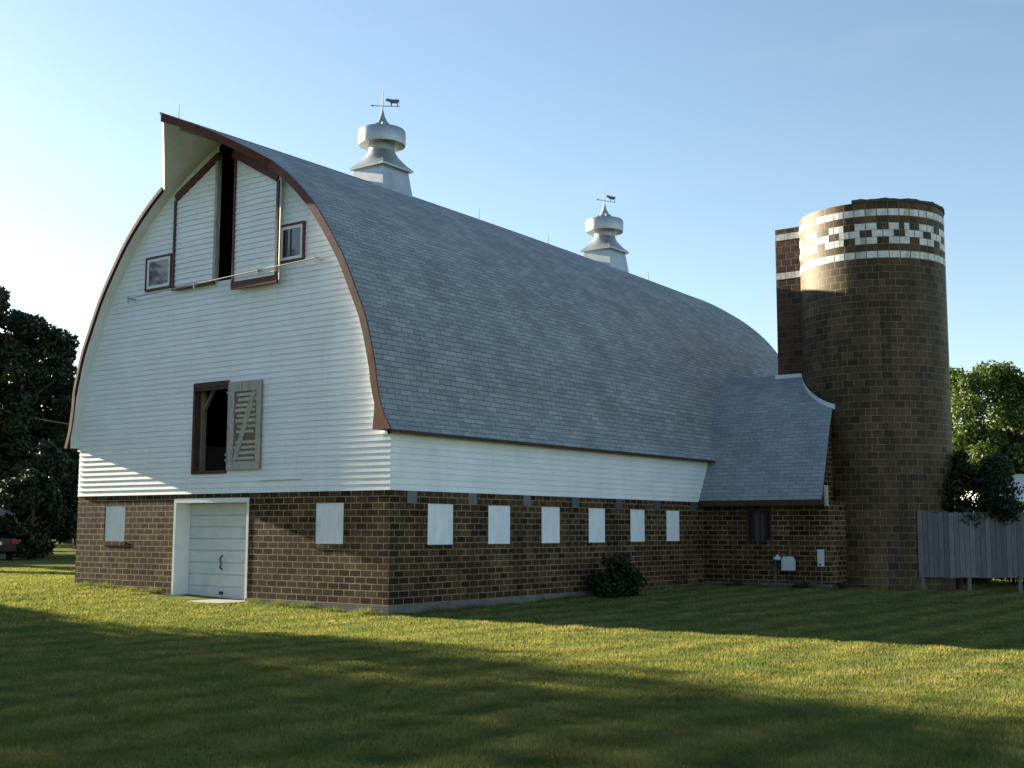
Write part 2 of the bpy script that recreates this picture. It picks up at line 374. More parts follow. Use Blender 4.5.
def clip(poly, a, b, c):
    """keep a*x+b*z<=c"""
    out = []
    for i in range(len(poly)):
        p, q = poly[i], poly[(i+1) % len(poly)]
        fp, fq = a*p[0]+b*p[1]-c, a*q[0]+b*q[1]-c
        if fp <= 0: out.append(p)
        if (fp < 0) != (fq < 0) and abs(fp-fq) > 1e-9:
            t = fp/(fp-fq); out.append((p[0]+(q[0]-p[0])*t, p[1]+(q[1]-p[1])*t))
    return out
def wall_holes(mb, u0, u1, v0, v1, holes, P, depth, mi=0):
    """flat wall with rectangular holes and reveals; P(u, v, d) gives a point d behind the face"""
    us = sorted({u0, u1, *[h[0] for h in holes], *[h[1] for h in holes]}); vs = sorted({v0, v1, *[h[2] for h in holes], *[h[3] for h in holes]})
    us = [u for u in us if u0 <= u <= u1]; vs = [v for v in vs if v0 <= v <= v1]
    for a, b in zip(us, us[1:]):
        for c, d in zip(vs, vs[1:]):
            mu, mv = (a+b)/2, (c+d)/2
            if any(h[0] < mu < h[1] and h[2] < mv < h[3] for h in holes): continue
            mb.face([P(a, c, 0), P(b, c, 0), P(b, d, 0), P(a, d, 0)], [(a, c), (b, c), (b, d), (a, d)], mi)
    for (a, b, c, d) in holes:
        c2 = max(c, v0)
        for (p, q) in (((a, c2), (a, d)), ((b, d), (b, c2)), ((a, d), (b, d)), ((b, c2), (a, c2))):
            mb.face([P(*p, 0), P(*q, 0), P(*q, depth), P(*p, depth)], [(p[0], p[1]), (q[0], q[1]), (q[0]+.1, q[1]+.05), (p[0]+.1, p[1]+.05)], mi)
FRONT = lambda u, v, d: (u, d, v)
SIDE = lambda u, v, d: (-d, u, v)

# block base
FW = [(-9.34, -8.53, 1.18, 2.05), (-2.1, -1.27, 1.19, 2.05)]
DOOR = (-6.68, -4.16, -.3, 2.165)
SW = [(1.18, 2.05, 1.18, 2.04), (3.24, 4.09, 1.18, 2.04), (5.28, 6.08, 1.18, 2.04), (7.30, 8.10, 1.18, 2.04), (9.29, 10.06, 1.19, 2.03), (11.18, 11.95, 1.19, 2.03)]
mb = MB()
wall_holes(mb, W0, W1, -.3, HB, FW+[DOOR], FRONT, .10)
wall_holes(mb, 0, YB, -.3, HB, SW, SIDE, .10)
mb.face([(W0, YB, -.3), (W0, 0, -.3), (W0, 0, HB), (W0, YB, HB)]); mb.face([(W1, YB, -.3), (W0, YB, -.3), (W0, YB, HB), (W1, YB, HB)])
mb.build('block_wall', BLOCK, barn)
# concrete footing, a hair proud
mb = MB(); mb.box(W0-.02, DOOR[0], -.035, .2, -.45, -.0); mb.box(DOOR[1], W1+.035, -.035, .2, -.45, 0)
mb.box(W1-.2, W1+.035, .2, 13.28, -.45, 0); mb.build('foundation', CONC, barn)
mb = MB(); mb.face([(W0+.02, .02, 2.28), (W1-.02, .02, 2.28), (W1-.02, YB-.02, 2.28), (W0+.02, YB-.02, 2.28)]); mb.build('loft_floor', WOODIN, barn)

# clapboard siding: every course a sloped board with its own lip
CL = .125
def course(mb, poly_fn, z0, z1, ax='front', lip=.021, base=.0, segs=None):
    for (a0, a1, b0, b1) in segs:                       # a: limits at z0, b: limits at z1
        P = (lambda u, v, d: (u, -d-base, v)) if ax == 'front' else (lambda u, v, d: (d+base, u, v))
        mb.face([P(a0, z0, lip), P(a1, z0, lip), P(b1, z1, .006), P(b0, z1, .006)], [(a0, z0), (a1, z0), (b1, z1), (b0, z1)])
        mb.face([P(a0, z0, 0), P(a1, z0, 0), P(a1, z0, lip), P(a0, z0, lip)])
LOFT = (-6.02, -4.90, 2.80, 4.72)
GAP = (-5.49, -4.88, 7.15, 10.8)
mb = MB(); z = HB-.02
while z < 10.45:
    z1 = z+CL
    ha, hb = (5.225, 5.225) if z1 < ZE else (h_in(z)+.02, h_in(z1)+.02)
    cuts = [o for o in (LOFT, GAP) if o[2] < (z+z1)/2 < o[3]]
    xs = [(XC-ha if z1 >= ZE else W0, XC-hb if z1 >= ZE else W0)]
    for o in cuts: xs += [(o[0], o[0]), (o[1], o[1])]
    xs.append((XC+ha if z1 >= ZE else W1+.02, XC+hb if z1 >= ZE else W1+.02))
    if hb > .05:
        for k in range(0, len(xs), 2):
            if xs[k+1][0] > xs[k][0]+.01: course(mb, None, z, z1, 'front', segs=[(xs[k][0], xs[k+1][0], xs[k][1], max(xs[k+1][1], xs[k][1]+.001))])
    z = z1
z = HB-.02
while z < ZE+.12:
    course(mb, None, z, z+CL, 'side', segs=[(-.02, YB, -.02, YB)])
    z += CL
# plain backs (left and rear walls, never in the photo)
mb.face([(W0, YB, HB), (W0, 0, HB), (W0, 0, ZE+.3), (W0, YB, ZE+.3)])
rear = [(XC+5.225, YB, HB), (W0, YB, HB)] + [(XC-p[0], YB, float(sag(YB, p[1]))-.02) for p in INN] + [(XC+p[0], YB, float(sag(YB, p[1]))-.02) for p in INN[::-1]]
mb.face(rear)
sid = mb.build('siding', SIDING, barn)

# roof shell
LF = lambda h: h if h < 5.1 else 5.1+(h-5.1)*.55            # the left eave flares less
full = [(XC+p[0], p[1], p[0]) for p in OUT] + [(XC-LF(p[0]), p[1], p[0]) for p in OUT[-2::-1]]
fin = [(XC+p[0], p[1], p[0]) for p in INN] + [(XC-p[0], p[1], p[0]) for p in INN[-2::-1]]
arc = [0]
for a, b in zip(full, full[1:]): arc.append(arc[-1]+math.hypot(b[0]-a[0], b[1]-a[1]))
rows = [0.0, .01]+list(np.linspace(1, YB+.35, 24))
N = len(full)
mb = MB()
def rp(P, k, j):
    y = yfront(full[k][2]) if j == 0 else rows[j-1]
    return (P[k][0], y, float(sag(y, P[k][1])))
for k in range(N-1):
    for j in range(len(rows)):
        a, b, c, d = rp(full, k, j), rp(full, k+1, j), rp(full, k+1, j+1), rp(full, k, j+1)
        mb.face([a, d, c, b], [(a[1], arc[k]), (d[1], arc[k]), (c[1], arc[k+1]), (b[1], arc[k+1])], 0, True)
        a, b, c, d = rp(fin, k, j), rp(fin, k+1, j), rp(fin, k+1, j+1), rp(fin, k, j+1)
        if max(abs(np.array(a)-b)) > 1e-4:
            mb.face([a, b, c, d], [(a[1], arc[k]), (b[1], arc[k+1]), (c[1], arc[k+1]), (d[1], arc[k])], 1 if j == 0 else 2)
for k in (0, N-1):                                          # eave undersides
    for j in range(len(rows)):
        a, b, c, d = rp(full, k, j), rp(fin, k, j), rp(fin, k, j+1), rp(full, k, j+1)
        mb.face([a, b, c, d] if k == 0 else [d, c, b, a], mi=3)
for k in range(N-1): mb.face([rp(full, k, 0), rp(full, k+1, 0), rp(fin, k+1, 0), rp(fin, k, 0)], mi=1 if k >= N//2 and full[k+1][2] < 1.92 else 3)
mb.face([rp(full, k, len(rows)) for k in range(N)]+[rp(fin, k, len(rows)) for k in range(N-1, -1, -1)], mi=3)
roof = mb.build('roof', [SHINGLE, SOFFIT, WOODIN, DARKTRIM], barn, merge=False)
for p in roof.data.polygons: p.use_smooth = p.material_index == 0
# red fascia on the rake and hood edge, one board each side
for side in (1, -1):
    mb = MB(); F = []
    for k in range(len(OUT)):
        if side == -1 and OUT[k][0] < 1.85: continue
        y = yfront(OUT[k][0]); o = OUT[k]+(OUT[k]-INN[k])*.12; i = INN[k]-(OUT[k]-INN[k])*.18
        if side == -1: i = OUT[k]-(OUT[k]-INN[k])*.55; o = np.array([LF(o[0]), o[1]])
        if OUT[k][1] < 4.75: i = np.array([min(5.17, i[0]), OUT[k][1]]) if side == 1 else np.array([o[0]-.11, OUT[k][1]])
        F.append([(XC+side*o[0], y-.04, o[1]), (XC+side*i[0], y-.04, i[1]), (XC+side*i[0], y+.002, i[1]), (XC+side*o[0], y+.002, o[1])])
    for A, B in zip(F, F[1:]):
        for q in range(4):
            f = [A[q], B[q], B[(q+1) % 4], A[(q+1) % 4]]; mb.face(f if side == -1 else f[::-1], mi=1 if A[0][2] < 5.0 and side == 1 else 0)
    mb.face(F[0] if side == 1 else F[0][::-1])
    f = mb.build('fascia', [TRIM, TRIMR], roof)
    if side == 1: f['label'] = 'rust red rake board curving up the right of the gable'
mb = MB(); mb.box(XC+5.50, XC+5.55, -OV, 13.6, 3.43, 3.478); mb.build('eave_board', DARKTRIM, roof)
mb = MB(); mb.tube([(XC, y, float(sag(y, 10.62))+.005) for y in [-1.86]+list(np.linspace(0, 22, 16))], .03, 8); mb.build('ridge_cap', SHINGLE, roof)
mb = MB(); mb.bar((XC, -1.3, 10.42), (XC, .4, 10.42), (.05, 0, 0), (0, 0, .06)); mb.build('hay_track', GREYWOOD, barn)
# lightning rods on the ridge
for y in (-1.35, 9.6, 13.2, 19.5):
    zz = float(sag(y, 10.62)); mb = MB(); mb.tube([(XC, y, zz), (XC, y, zz+.36)], [.008, .004], 5); mb.build('lightning_rod', VANE, barn)

# boarded windows, glass-block vents
for (a, b, c, d) in FW:
    mb = MB(); mb.box(a+.004, b-.004, .03, .07, c+.004, d-.004); wn_ = mb.build('boarded_window', BOARDW, barn)
    mb = MB(); mb.box(a-.05, b+.05, -.010, .03, c-.08, c-.002); mb.build('sill', BLOCK, wn_)
for (a, b, c, d) in SW:
    mb = MB(); mb.box(-.07, -.03, a+.004, b-.004, c+.004, d-.004); wn_ = mb.build('boarded_window', BOARDW, barn)
    mb = MB(); mb.box(-.03, .012, a-.05, b+.05, c-.08, c-.002); mb.build('sill', BLOCK, wn_)
for y in (.67, 2.66, 4.68, 6.69, 8.72, 10.68, 12.7):
    mb = MB(); mb.box(-.05, .014, y-.15, y+.15, 2.035, 2.285); mb.build('vent_block', VENTM, barn)

# garage door in its deep reveal
mb = MB()
x0, x1, zt = DOOR[0], DOOR[1], DOOR[3]
mb.box(x0-.02, x0+.05, -.006, .46, -.3, zt+.02); mb.box(x1-.05, x1+.02, -.006, .46, -.3, zt+.02); mb.box(x0+.05, x1-.05, -.006, .46, zt-.08, zt+.02)
fr = mb.build('door_frame', WHITE, barn)
mb = MB(); zb = -.06; n = 8; hh = (zt-.08-zb)/n
for k in range(n):
    a, b = zb+k*hh, zb+(k+1)*hh
    mb.box(x0+.075, x1-.075, .42, .46, a, b-.02); mb.box(x0+.075, x1-.075, .452, .459, b-.02, b)
mb.face([(x0, .47, -.3), (x1, .47, -.3), (x1, .47, zt), (x0, .47, zt)])
gd = mb.build('garage_door', DOORW, barn)
mb = MB(); cx, cz = -5.46, .74; mb.tube([(cx, .42, cz-.16), (cx, .36, cz-.13), (cx+.02, .36, cz), (cx-.02, .36, cz+.08), (cx, .42, cz+.16)], .018, 6);
mb.build('handle', BLACKM, gd)
mb = MB(); mb.box(cx-.05, cx+.05, .39, .42, .02, .09); mb.build('latch', BLACKM, gd)

# loft opening with its open board door
mb = MB(); a, b, c, d = LOFT
mb.box(a-.07, a, -.05, .12, c-.07, d+.11); mb.box(a, b+.02, -.05, .12, d, d+.11); mb.box(a, b, -.05, .12, c-.07, c); mb.box(b, b+.06, -.05, .12, c, d); mb.box(a, b, -.03, .06, d-.08, d)
lf = mb.build('loft_frame', plain('weathered_frame', (.075, .038, .030), .8, var=.5, scale=6), barn)
mb = MB(); mb.box(a-.1, a+.05, .14, .26, 2.29, d+.1); mb.bar((a+.02, .2, d-.55), (a+.42, .2, d+.06), (.08, 0, .05), (0, .08, 0)); mb.bar((b+.12, .2, d-.5), (b-.26, .2, d+.06), (.08, 0, -.05), (0, .08, 0))
mb.build('timber_brace', TIMBER, barn)
a, b, c, d = -4.82, -3.76, 2.80, 4.76
mb = MB(); mb.box(a, b, -.075, -.04, c, d); ld = mb.build('loft_door', plain('bare_door_boards', (.20, .16, .11), .9, var=.45, scale=10, stretch=(.5, 3, 4)), barn)
mb = MB(); mb.box(a, a+.20, -.10, -.077, c, d); mb.box(b-.13, b, -.10, -.077, c, d); mb.box(a+.2, b-.13, -.10, -.077, d-.22, d); mb.box(a+.2, b-.13, -.10, -.077, c, c+.18)
mb.bar((a+.27, -.09, c+.2), (b-.22, -.09, d-.24), (.13, 0, 0), (0, .04, 0)); mb.build('door_batten', GREYWOOD, ld)
mb = MB()
for k in range(13):
    zz = c+.22+k*.118; off = random.uniform(0, .25)
    if random.random() < .92: mb.box(a+.21+off*.5, b-.14-random.uniform(0, .08), -.085, -.077, zz, zz+random.uniform(.055, .09))
mb.build('worn_slats', TANWOOD, ld)
mb = MB()
for zz in (c+.22, c+.34, d-.22):
    mb = MB(); mb.box(a-.05, a+.03, -.11, -.101, zz-.025, zz+.025); mb.build('hinge', GALV, ld)

# gable windows
for (a, b, c, d) in ((-8.02, -7.04, 7.20, 8.03), (-3.36, -2.55, 7.30, 8.16)):
    mb = MB(); t = .05
    mb.box(a, a+t, -.07, 0, c, d); mb.box(b-t, b, -.07, 0, c, d); mb.box(a+t, b-t, -.07, 0, d-t, d); mb.box(a+t, b-t, -.07, 0, c, c+t)
    gw = mb.build('gable_window', TRIM, barn)
    mb = MB(); a2, b2, c2, d2 = a+t, b-t, c+t, d-t; t2 = .07
    mb.box(a2, a2+t2, -.055, 0, c2, d2); mb.box(b2-t2, b2, -.055, 0, c2, d2); mb.box(a2+t2, b2-t2, -.055, 0, d2-t2, d2); mb.box(a2+t2, b2-t2, -.055, 0, c2, c2+t2)
    mb.build('sash', WHITE, gw)
    mb = MB(); mb.box(a2+t2, b2-t2, -.04, -.03, c2+t2, d2-t2); mb.build('pane', PANE, gw)

# the pair of hay doors: clapboard panels with slanted tops and red edging
def hay_door(xa, xb, zb, za, zc, y, top_w, bot_w, sides):
    poly_top = lambda x: za+(zc-za)*(x-xa)/(xb-xa)
    mb = MB(); z = zb; k = (zc-za)/(xb-xa)
    while z < max(za, zc):
        q = [(xa, z), (xb, z), (xb, z+CL), (xa, z+CL)]
        pl = clip(q, -k, 1, za-k*xa)
        if len(pl) >= 3:
            P = lambda p: (p[0], -y-.021*(1-(p[1]-z)/CL), p[1])
            mb.face([P(p) for p in pl], pl)
            if pl[0][1] <= z+1e-6 and pl[1][1] <= z+1e-6: mb.face([(pl[0][0], -y, z), (pl[1][0], -y, z), (pl[1][0], -y-.021, z), (pl[0][0], -y-.021, z)])
        z += CL
    mb.face([(xa, -y+.001, zb), (xa, -y+.001, za), (xb, -y+.001, zc), (xb, -y+.001, zb)])
    for (x, zt_) in ((xa, za), (xb, zc)): mb.face([(x, -y-.02, zb), (x, -y-.02, zt_), (x, -y+.001, zt_), (x, -y+.001, zb)])
    hd = mb.build('hay_door', SIDING, barn)
    mb = MB(); s = np.array([xb-xa, 0, zc-za]); s /= np.linalg.norm(s); up = np.array([-s[2], 0, s[0]])
    mb.bar(np.array([xa, -y-.03, za])+up*0-up*top_w/2, np.array([xb, -y-.03, zc])-up*top_w/2, up*top_w, (0, .06, 0))
    mb.bar((xa, -y-.03, zb+bot_w/2), (xb, -y-.03, zb+bot_w/2), (0, 0, bot_w), (0, .06, 0))
    for x, wd in sides: mb.bar((x, -y-.028, zb+bot_w), (x, -y-.028, poly_top(x)-top_w*.9), (wd, 0, 0), (0, .055, 0))
    mb.build('red_edging', TRIM, hd)
    return hd
hay_door(-6.95, -5.43, 7.10, 9.42, 10.20, .06, .17, .07, ((-6.92, .06),))
hay_door(-4.74, -3.24, 6.86, 10.14, 9.32, .14, .20, .17, ((-3.28, .07), (-4.71, .04)))
mb = MB(); mb.box(-5.50, -5.42, -.10, .02, 7.15, 10.15); mb.build('door_post', GREYWOOD, barn)
mb = MB(); mb.tube([(-8.48, -.22, 7.05), (-1.93, -.22, 7.24)], .013, 6)
for x in (-8.43, -5.98, -3.83, -2.03): zz = 7.05+(x+8.48)/6.55*.19; mb.box(x-.015, x+.015, -.22, 0, zz-.02, zz+.02); mb.box(x-.012, x+.012, -.235, -.205, zz-.10, zz+.06)
mb.tube([(-3.15, -.2, 6.9), (-3.15, -.2, 9.25)], .02, 6)
mb.build('door_rail', plain('old_rail_paint', (.42, .42, .40), .6), barn)
mb = MB(); mb.tube([(-3.75, -.045, 2.545), (-2.48, -.045, 2.56), (-2.48, -.045, 2.72)], .013, 5); mb.build('thin_tube', METERG, barn)  # thin tube stands in for the seam of a patched siding board

# ventilator cupolas
COW = [(-.02, .27), (.06, .34), (.12, .36), (.17, .33), (.40, .31), (.60, .33), (.66, .30), (.68, .10), (.655, .12), (.64, .22), (.60, .16), (.62, 0), (.57, 0), (.54, .13), (.34, .13), (.31, .10), (.30, 0), (.25, 0), (.25, .13), (.20, .17), (.12, .22), (.03, .22)]
def cupola(y, turn):
    z0 = float(sag(y, 10.62)); b0 = z0-.75; ze = z0+.47
    mb = MB(); r0, r1 = .66, .50
    q = [(-1, -1), (1, -1), (1, 1), (-1, 1)]
    A = [(XC+i*r0, y+j*r0, b0) for i, j in q]; B = [(XC+i*r1, y+j*r1, ze) for i, j in q]
    for k in range(4): mb.face([A[k], A[(k+1) % 4], B[(k+1) % 4], B[k]])
    cu = mb.build('cupola', GALV, barn)
    # flared skirt from square eave to round neck
    mb = MB(); n = 24; prev = None
    for r, zz, sq in ((.60, ze-.05, 1), (.60, ze, 1), (.50, ze+.13, .8), (.40, ze+.34, .3), (.36, ze+.48, 0)):
        ring = []
        for k in range(n):
            a = 2*math.pi*k/n+math.pi/4; c_, s_ = math.cos(a), math.sin(a); f = 1/max(abs(c_), abs(s_))
            rr = r*((1-sq)+sq*f); ring.append((XC+rr*c_, y+rr*s_, zz))
        if prev:
            for k in range(n): mb.face([prev[k], prev[(k+1) % n], ring[(k+1) % n], ring[k]], [(0, 0)]*4, 0, True)
        prev = ring
    mb.face([(XC+i*.6, y+j*.6, ze-.05) for i, j in q][::-1])
    mb.build('skirt', GALV, cu)
    mb = MB(); zn = ze+.48; mb.lathe((XC, y, 0), [(.36, zn), (.345, zn+.1), (.36, zn+.4)], 28); mb.build('neck', GALV, cu)
    zd = zn+.18; mb = MB(); mb.lathe((XC, y, 0), [(.40, zd+.20), (.60, zd+.03), (.625, zd), (.635, zd+.06), (.635, zd+.37), (.60, zd+.42), (.34, zd+.47), (.33, zd+.43), (.36, zd+.3)], 36, closed=False); mb.build('drum', GALV, cu)
    zc = zd+.45; mb = MB(); mb.lathe((XC, y, 0), [(.20, zc-.03), (.22, zc), (.22, zc+.06), (.19, zc+.10), (.165, zc+.17), (.11, zc+.27), (.06, zc+.38), (.02, zc+.55)], 20)
    for k in range(8):
        a = math.pi/4*k; mb.tube([(XC+.2*math.cos(a), y+.2*math.sin(a), zc+.02), (XC+.235*math.cos(a), y+.235*math.sin(a), zc+.09), (XC+.2*math.cos(a), y+.2*math.sin(a), zc+.14)], .03, 6)
    mb.build('finial', GALV, cu)
    mb = MB(); zv = zc+.66; d = np.array([math.cos(turn), math.sin(turn), 0]); nrm = np.array([-d[1], d[0], 0])
    c0 = np.array([XC, y, 0])
    mb.tube([(XC, y, zc+.5), (XC, y, zv+.42)], [.018, .009], 6)
    mb.tube([c0-d*.27+[0, 0, zv], c0+d*.46+[0, 0, zv]], .010, 6)
    mb.face([c0-d*.33+[0, 0, zv], c0-d*.24+[0, 0, zv+.03], c0-d*.24+[0, 0, zv-.03]])
    sgn = [c0+d*(.08+p[0]*.55)+[0, 0, zv+.01+p[1]*.58] for p in COW]
    for k in range(len(sgn)): mb.face([sgn[k]+nrm*.008, sgn[(k+1) % len(sgn)]+nrm*.008, sgn[(k+1) % len(sgn)]-nrm*.008, sgn[k]-nrm*.008])
    mb.face([p+nrm*.008 for p in sgn]); mb.face([p-nrm*.008 for p in sgn[::-1]])
    v = mb.build('weather_vane', VANE, cu); return cu
c1 = cupola(5.35, R_(42)); c1['label'] = 'nearer metal ventilator with cow vane on the barn ridge'
c2 = cupola(16.55, R_(66)); c2['label'] = 'farther metal ventilator with cow vane on the barn ridge'

# ------------------------------------------------------------------ feed room between barn and silo
SC = np.array([3.96, 16.55]); SR = 2.05
feed = thing('feed_room', (1.86, 13.3, 0), 'low block annex with a steep grey shingle roof between the barn and the silo', 'annex')
FP = catmull([(13.02, 2.32), (13.5, 3.18), (14.1, 4.30), (14.56, 4.95), (15.0, 5.40), (15.5, 5.80), (16.0, 6.06), (16.55, 6.2)], 3)
XE = 3.68; xe = lambda y: XE-.15*(min(y, 33.1-y)-13.02)
mb = MB(); FWN = (1.34, 2.10, 1.20, 2.08)
wall_holes(mb, 0.0, 3.74, -.3, 2.28, [FWN], lambda u, v, d: (u, 13.3+d, v), .1)
mb.face([(3.74, 13.3, -.3), (3.74, 14.75, -.3), (3.74, 14.75, 2.28), (3.74, 13.3, 2.28)])
mb.face([(3.74, 19.8, -.3), (0, 19.8, -.3), (0, 19.8, 2.28), (3.74, 19.8, 2.28)])
mb.build('block_wall', BLOCK, feed)
mb = MB(); mb.box(.036, 3.77, 13.265, 13.4, -.4, .07); mb.build('foundation', CONC, feed)
mb = MB(); al = 0; th = .1
prof = [tuple(p) for p in FP]+[(33.1-p[0], p[1]) for p in FP[-2::-1]]
for (a, b) in zip(prof, prof[1:]):
    L = math.hypot(b[0]-a[0], b[1]-a[1])
    mb.face([(-.6, a[0], a[1]), (xe(a[0]), a[0], a[1]), (xe(b[0]), b[0], b[1]), (-.6, b[0], b[1])], [(-.6, al), (xe(a[0]), al), (xe(b[0]), al+L), (-.6, al+L)], 0, True)
    mb.face([(-.6, a[0], a[1]-th), (-.6, b[0], b[1]-th), (xe(b[0]), b[0], b[1]-th), (xe(a[0]), a[0], a[1]-th)], mi=1)
    mb.face([(xe(a[0]), a[0], a[1]-th), (xe(b[0]), b[0], b[1]-th), (xe(b[0]), b[0], b[1]), (xe(a[0]), a[0], a[1])], mi=1); al += L
mb.face([(-.6, 13.02, 2.22), (XE, 13.02, 2.22), (XE, 13.02, 2.32), (-.6, 13.02, 2.32)], mi=1)
fr_ = mb.build('roof', [SHINGLE_B, DARKTRIM], feed, merge=False)
for p in fr_.data.polygons: p.use_smooth = p.material_index == 0
mb = MB(); mb.box(.03, XE+.01, 12.995, 13.03, 2.16, 2.31); mb.box(.05, XE, 13.03, 13.3, 2.2, 2.24); mb.build('fascia', DARKTRIM, fr_)
mb = MB()                                                     # gable end wall above the blocks
pts = [(3.38, p[0], p[1]-.06) for p in FP if 13.1 < p[0] < 14.9]
mb.face([(3.38, 13.3, 2.28), (3.38, 14.9, 2.28)]+pts[::-1]); mb.build('gable_wall', BLOCK, feed)
mb = MB(); mb.box(3.67, 3.75, 13.22, 13.32, 2.15, 2.7); mb.build('corner_board', TANWOOD, feed)
# white flashing where the roof meets chute and silo
zprof = lambda y: float(np.interp(y, FP[:, 0], FP[:, 1]))
cur = [(1.12, 15.92), (1.5, 15.92), (1.95, 15.92)]
for t in np.linspace(R_(204), R_(258), 14): cur.append((SC[0]+(SR+.03)*math.cos(t), SC[1]+(SR+.03)*math.sin(t)))
mb = MB(); P = [np.array([x, y, zprof(y)+.035]) for x, y in cur]
for p, q in zip(P, P[1:]): mb.bar(p, q, (.03, -.06, 0), (0, 0, .13))
mb.build('flashing', WHITE, fr_)
mb = MB(); a, b, c, d = FWN
mb.box(a, a+.05, 13.31, 13.38, c, d); mb.box(b-.05, b, 13.31, 13.38, c, d); mb.box(a+.05, b-.05, 13.31, 13.38, d-.05, d); mb.box(a+.05, b-.05, 13.31, 13.38, c, c+.05); mb.box((a+b)/2-.02, (a+b)/2+.02, 13.32, 13.37, c+.05, d-.05)
fwf = mb.build('window', DARKTRIM, feed)
mb = MB(); mb.box(a+.05, b-.05, 13.35, 13.36, c+.05, d-.05); mb.build('pane', DARK, fwf)

# ------------------------------------------------------------------ silo
silo = thing('silo', (SC[0], SC[1], -.1), 'tall round brown tile silo with white patterned bands at its top', 'silo')
NT = 42; TW = 2*math.pi/NT
PH = math.atan2(15.0-16.55, 0)                                # replaced below by the measured phase
def px_angle(u, z):
    d = AX[2]+AX[0]*(u-512)/FPX-AX[1]*0
    o = CAM[:2]-SC; a = d[0]**2+d[1]**2; b = o@d[:2]; c = o@o-SR**2; t = (-b-math.sqrt(max(0, b*b-a*c)))/a
    p = CAM[:2]+t*d[:2]; return math.atan2(p[1]-SC[1], p[0]-SC[0])
PH = px_angle(882, 9.9)                                 # edge between a white pair and the brown gap to its right
mb = MB(); NS = 126; tt = np.linspace(0, 2*math.pi, NS+1)+PH
def cylface(mb, R, t0, t1, z0, z1, mi=0, inward=False):
    q = [(SC[0]+R*math.cos(t0), SC[1]+R*math.sin(t0), z0), (SC[0]+R*math.cos(t1), SC[1]+R*math.sin(t1), z0), (SC[0]+R*math.cos(t1), SC[1]+R*math.sin(t1), z1), (SC[0]+R*math.cos(t0), SC[1]+R*math.sin(t0), z1)]
    u = [(t-PH)*SR for t in (t0, t1, t1, t0)]; v = [zz-9.04+20 for zz in (z0, z0, z1, z1)]
    if inward: q = q[::-1]
    mb.face(q, list(zip(u, v)), mi, True)
ZT = 10.64
for k in range(NS):
    cylface(mb, SR, tt[k], tt[k+1], -.4, ZT); cylface(mb, SR-.16, tt[k], tt[k+1], 2, ZT, 0, True)
    P = lambda R, t: (SC[0]+R*math.cos(t), SC[1]+R*math.sin(t), ZT)
    mb.face([P(SR, tt[k]), P(SR, tt[k+1]), P(SR-.16, tt[k+1]), P(SR-.16, tt[k])])
mb.build('tile_wall', SILO, silo)
mb = MB()                                                     # broken concrete rim, left on the near right half only
t0, t1 = px_angle(857, 10.6), px_angle(857, 10.6)+R_(215)
P = lambda R, t, z: (SC[0]+R*math.cos(t), SC[1]+R*math.sin(t), z)
ts = np.linspace(t0, t1, 60)
zr = lambda t: ZT+.085+.014*math.sin(t*17)+.01*math.sin(t*41)
for a, b in zip(ts, ts[1:]):
    mb.face([P(SR+.03, a, ZT+.003), P(SR+.03, b, ZT+.003), P(SR+.03, b, zr(b)), P(SR+.03, a, zr(a))])
    mb.face([P(SR+.03, a, zr(a)), P(SR+.03, b, zr(b)), P(SR-.18, b, zr(b)), P(SR-.18, a, zr(a))]); mb.face([P(SR-.18, b, ZT+.003), P(SR-.18, a, ZT+.003), P(SR-.18, a, zr(a)), P(SR-.18, b, zr(b))])
for a in (t0, t1): mb.face([P(SR-.18, a, ZT), P(SR+.03, a, ZT), P(SR+.03, a, zr(a)), P(SR-.18, a, zr(a))])
mb.build('rim', RIMM, silo)
def tiles(name, cells):
    mb = MB()
    for (k, z0, half) in cells:
        a0 = PH+(k+(.5 if half else 0))*TW+.005; a1 = a0+TW-.010; am = (a0+a1)/2; R = SR+.006
        chip = random.random()
        segs = [(a0, am), (am, a1)]
        if name == 'white_band': pass
        elif chip < .015: segs = [(a0, am)]
        elif chip < .03: segs = [(am, a1)]
        for (a, b) in segs: cylface(mb, R, a, b, z0+.006, z0+.194)
        for (a, b) in segs:
            mb.face([P(R, a, z0+.194), P(R, b, z0+.194), P(SR-.01, b, z0+.194), P(SR-.01, a, z0+.194)]); mb.face([P(SR-.01, a, z0+.006), P(SR-.01, b, z0+.006), P(R, b, z0+.006), P(R, a, z0+.006)])
    return mb.build(name, TILEW, silo, merge=False)
# brick-texture rows alternate their half-tile offset; v=20 at z=9.04 is row 100
row_half = lambda z: (int(round((z-9.04)/.2)) % 2) == 1
bad = {(-6, 10.24)}
tiles('white_band', [(k, 9.04, row_half(9.04)) for k in range(NT)])
tiles('white_band', [(k, 10.24, row_half(10.24)) for k in range(NT) if k % NT not in (35,)])
cells = []
for r, z0 in enumerate((9.84, 9.64, 9.44)):
    hf = row_half(z0)
    for k in range(NT):
        if r != 1 and k % 3 != 0: cells.append((k, z0, hf))      # pairs, gap to the right of PH
        if r == 1:
            # shifted by one tile and a half
            if (k+(2 if hf else 1)) % 3 != 0: cells.append((k, z0, hf))
tiles('diamond_band', cells)
